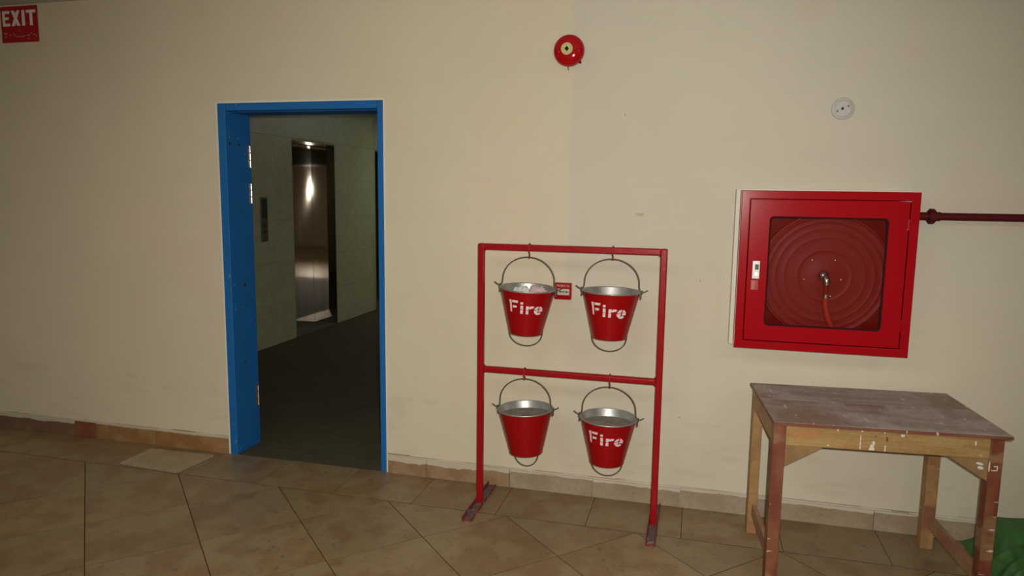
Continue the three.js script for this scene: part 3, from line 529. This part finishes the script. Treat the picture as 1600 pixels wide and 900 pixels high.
M.apron = wood(colourTex(1024, 96, (u, v) => { // u over the 0.79 m front apron
  const g = fbm(u * 5, v * 5 + fbm(u * 4, v, 963, 2), 961, 4), w = fbm(u * 9, v * 3, 971, 3); let r = mix([0.335, 0.215, 0.075], [0.285, 0.165, 0.053], sm(0.35, 0.7, g)); r = mix(r, [0.38, 0.15, 0.05], 0.6 * sm(0.58, 0.75, w)); r = mul(r, 0.84 + 0.3 * fbm(u * 80, v * 14, 981, 2));
  const W = [0.66, 0.62, 0.56]; // white paint drips and dabs
  for (const [c, hw, a, b] of [[0.375, 0.0028, 0.05, 0.75], [0.498, 0.0030, 0.02, 0.3], [0.433, 0.012, 0.03, 0.30], [0.440, 0.006, 0.28, 0.48], [0.58, 0.010, 0.78, 0.9], [0.26, 0.004, 0.88, 0.98], [0.215, 0.004, 0.1, 0.17], [0.38, 0.005, 0.9, 0.99], [0.49, 0.004, 0.88, 0.99], [0.93, 0.004, 0.6, 0.8], [0.96, 0.006, 0.1, 0.16]])
    if (Math.abs(u - c) < hw * (0.6 + 0.8 * vn(v * 9, c * 99, 991)) && v > a && v < b) r = mix(r, W, 0.85);
  if (Math.hypot((u - 0.505) / 0.006, (v - 0.62) / 0.12) < 1 || Math.hypot((u - 0.447) / 0.004, (v - 0.72) / 0.05) < 1) r = mul(r, 0.35);
  return r;
}, false));
{
  const o = thing('wooden_table', 'worn paint-spattered wooden table under the hose cabinet', 'table', [0.7225, 0, 0.383]); o.rotation.y = 0.083;
  const W = 0.853, D = 0.598, TY = 0.710, TT = 0.014, L = 0.048;
  // two boards with a thin gap
  obj('top_board', bx(W, TT, D * 0.56 - 0.001, [0, TY - TT / 2, D / 2 - D * 0.28], 0.002), M.topWood, o);
  obj('top_board', bx(W, TT, D * 0.44 - 0.001, [0, TY - TT / 2, -D / 2 + D * 0.22], 0.002, [0.3, 0.11]), M.topWood, o);
  const lip = wood(woodTex(957, [0.160, 0.045, 0.025], [0.200, 0.075, 0.040], [0.150, 0.050, 0.030], { spots: 0.83 }));
  obj('edge_lipping', bx(W + 0.002, TT - 0.0015, 0.003, [0, TY - TT / 2 - 0.0008, D / 2 + 0.001], 0.001), lip, o);
  obj('edge_lipping', bx(0.003, TT - 0.0015, D, [W / 2 + 0.001, TY - TT / 2 - 0.0008, 0], 0.001), lip, o);
  obj('edge_lipping', bx(0.003, TT - 0.0015, D, [-W / 2 - 0.001, TY - TT / 2 - 0.0008, 0], 0.001), lip, o);
  const lx0 = -W / 2 + 0.002 + L / 2, lx1 = W / 2 - 0.020 - L / 2, lz0 = -D / 2 + 0.045 + L / 2, lz1 = D / 2 - 0.012 - L / 2, LH = TY - TT;
  obj('leg', bx(L, LH, L, [lx0, LH / 2, lz1], 0.003), M.legRed, o).userData.label = 'red stained front leg';
  obj('leg', bx(L, LH, L, [lx1, LH / 2, lz1], 0.003, [0.4, 0.1]), M.legRed, o).userData.label = 'red stained front leg';
  obj('leg', bx(L - 0.004, LH, L, [lx0, LH / 2, lz0], 0.003, [0.1, 0.05]), M.legTan, o);
  obj('leg', bx(L + 0.006, LH, L, [lx1 - 0.016, LH / 2, lz0], 0.003, [0.6, 0.02]), M.legTan, o);
  const AH = 0.082, ay = LH - AH / 2 - 0.001;
  const ag = new RoundedBoxGeometry(lx1 - lx0 - L, AH, 0.022, 1, 0.002), P = ag.attributes.position, U = ag.attributes.uv, al = lx1 - lx0 - L; for (let i = 0; i < P.count; i++) U.setXY(i, (P.getX(i) + al / 2) / al, (P.getY(i) + AH / 2) / AH); ag.translate((lx0 + lx1) / 2, ay, lz1 + L / 2 - 0.012);
  obj('apron', ag, M.apron, o);
  obj('apron', bx(lx1 - lx0 - L, AH, 0.022, [(lx0 + lx1) / 2, ay, lz0 - L / 2 + 0.012], 0.002), M.legTan, o);
  obj('apron', bx(0.022, AH, lz1 - lz0 - L, [lx0 - L / 2 + 0.014, ay, (lz0 + lz1) / 2], 0.002), M.legTan, o);
  obj('apron', bx(0.022, AH, lz1 - lz0 - L, [lx1 + L / 2 - 0.014, ay, (lz0 + lz1) / 2], 0.002), M.legTan, o);
  const gus = (x, s, m) => { const sh = new THREE.Shape(); sh.moveTo(0, 0); sh.lineTo(s * 0.142, 0); sh.lineTo(0, -0.088); sh.closePath(); const g = new THREE.ExtrudeGeometry(sh, { depth: 0.018, bevelEnabled: false }); g.translate(x, ay - AH / 2 - 0.0005, lz1 + L / 2 - 0.022); return obj('corner_bracket', g, m, o); };
  gus(lx0 + L / 2, 1, M.gusset); gus(lx1 - L / 2, -1, M.gusset);
  const dab = M.white, bz = lz1 + L / 2 - 0.0038; // dried paint on the right bracket and leg
  for (const [x, y, w, h] of [[-0.030, -0.022, 0.014, 0.005], [-0.026, -0.038, 0.012, 0.006]]) { const g = new THREE.SphereGeometry(1, 16, 8); g.scale(w, h, 0.0008); g.rotateZ(-0.2); g.translate(lx1 - L / 2 + x, ay - AH / 2 + y, bz); obj('paint_dab', g, dab, o); }
  for (const [x, y, w, h] of [[-0.022, -0.03, 0.003, 0.022], [0.0, -0.028, 0.008, 0.002], [0.006, -0.034, 0.002, 0.010], [-0.004, -0.044, 0.012, 0.002]]) { const g = new THREE.SphereGeometry(1, 12, 6); g.scale(w, h, 0.0008); g.translate(lx1 + x, ay - AH / 2 + y, lz1 + L / 2 + 0.0002); obj('paint_dab', g, dab, o); }
  obj('stretcher', bx(0.020, 0.055, lz1 - lz0 - L + 0.002, [lx0 + 0.006, 0.118, (lz0 + lz1) / 2], 0.002), M.braceTan, o);
  obj('stretcher', bx(0.020, 0.060, lz1 - lz0 - L + 0.002, [lx1 - 0.006, 0.128, (lz0 + lz1) / 2], 0.002, [0.3, 0.1]), M.braceTan, o);
}

// ---------------------------------------------------------------- green cloth heap by the table
{
  const X0 = 1.25, X1 = 1.92, Z0 = 0.014, Z1 = 0.62, NX = 110, NZ = 96;
  const h = (x, z) => {
    const ex = sm(X0, X0 + 0.10, x + 0.03 * (vn(z * 9, 1, 3) - 0.5)) * sm(X1, X1 - 0.12, x), ez = sm(Z1, Z1 - 0.10, z + 0.05 * (vn(x * 8, 2, 4) - 0.5));
    const fold = sm(0.14, 0.24, z - 0.10 * (1.42 - x));
    const slab = 0.030 + 0.100 * sm(1.30, 1.38, x) + 0.02 * sm(1.4, 1.6, x) - 0.05 * sm(0.05, 0.3, z) + 0.012 * fbm(x * 5, z * 5, 1001, 3);
    const d = x * 0.45 + z * 0.9 + 0.16 * fbm(x * 5, z * 5, 1003, 3), rid = Math.pow(1 - Math.abs(Math.sin(d * 42)), 0.8);
    const heap = 0.050 + 0.042 * rid + 0.030 * fbm(x * 16, z * 16, 1007, 3);
    return Math.max(0.002, (slab * (1 - fold) + heap * fold) * Math.pow(ex * ez, 0.55));
  };
  const pos = [], uv = [], idx = [];
  for (let j = 0; j <= NZ; j++) for (let i = 0; i <= NX; i++) { const x = X0 + (X1 - X0) * i / NX, z = Z0 + (Z1 - Z0) * j / NZ; pos.push(x, h(x, z), z); uv.push(x, z); }
  for (let j = 0; j < NZ; j++) for (let i = 0; i < NX; i++) { const a = j * (NX + 1) + i, b = a + 1, c = a + NX + 1, d = c + 1; idx.push(a, c, b, b, c, d); }
  const top = pos.length / 3; const loop = []; for (let i = 0; i <= NX; i++) loop.push(i); for (let j = 1; j <= NZ; j++) loop.push(j * (NX + 1) + NX); for (let i = NX - 1; i >= 0; i--) loop.push(NZ * (NX + 1) + i); for (let j = NZ - 1; j > 0; j--) loop.push(j * (NX + 1));
  loop.forEach(k => { pos.push(pos[3 * k], 0.0005, pos[3 * k + 2]); uv.push(uv[2 * k], uv[2 * k + 1]); }); const n = loop.length; for (let k = 0; k < n; k++) { const q = (k + 1) % n; idx.push(loop[k], loop[q], top + k, loop[q], top + q, top + k); }
  const g = new THREE.BufferGeometry(); g.setAttribute('position', new THREE.Float32BufferAttribute(pos, 3)); g.setAttribute('uv', new THREE.Float32BufferAttribute(uv, 2)); g.setIndex(idx); g.computeVertexNormals();
  const ct = colourTex(256, 256, (u, v) => mul([0.038, 0.135, 0.032], 0.8 + 0.3 * fbm(u * 20, v * 20, 1011, 3) + 0.12 * vn(u * 220, v * 220, 1013)));
  tag(obj('green_tarpaulin', g, mat({ map: ct, roughness: 0.55, bumpMap: bumpFine, bumpScale: 0.001 })), 'heap of folded green cloth on the floor beside the table leg', 'cloth');
}

renderer.render(scene, camera);
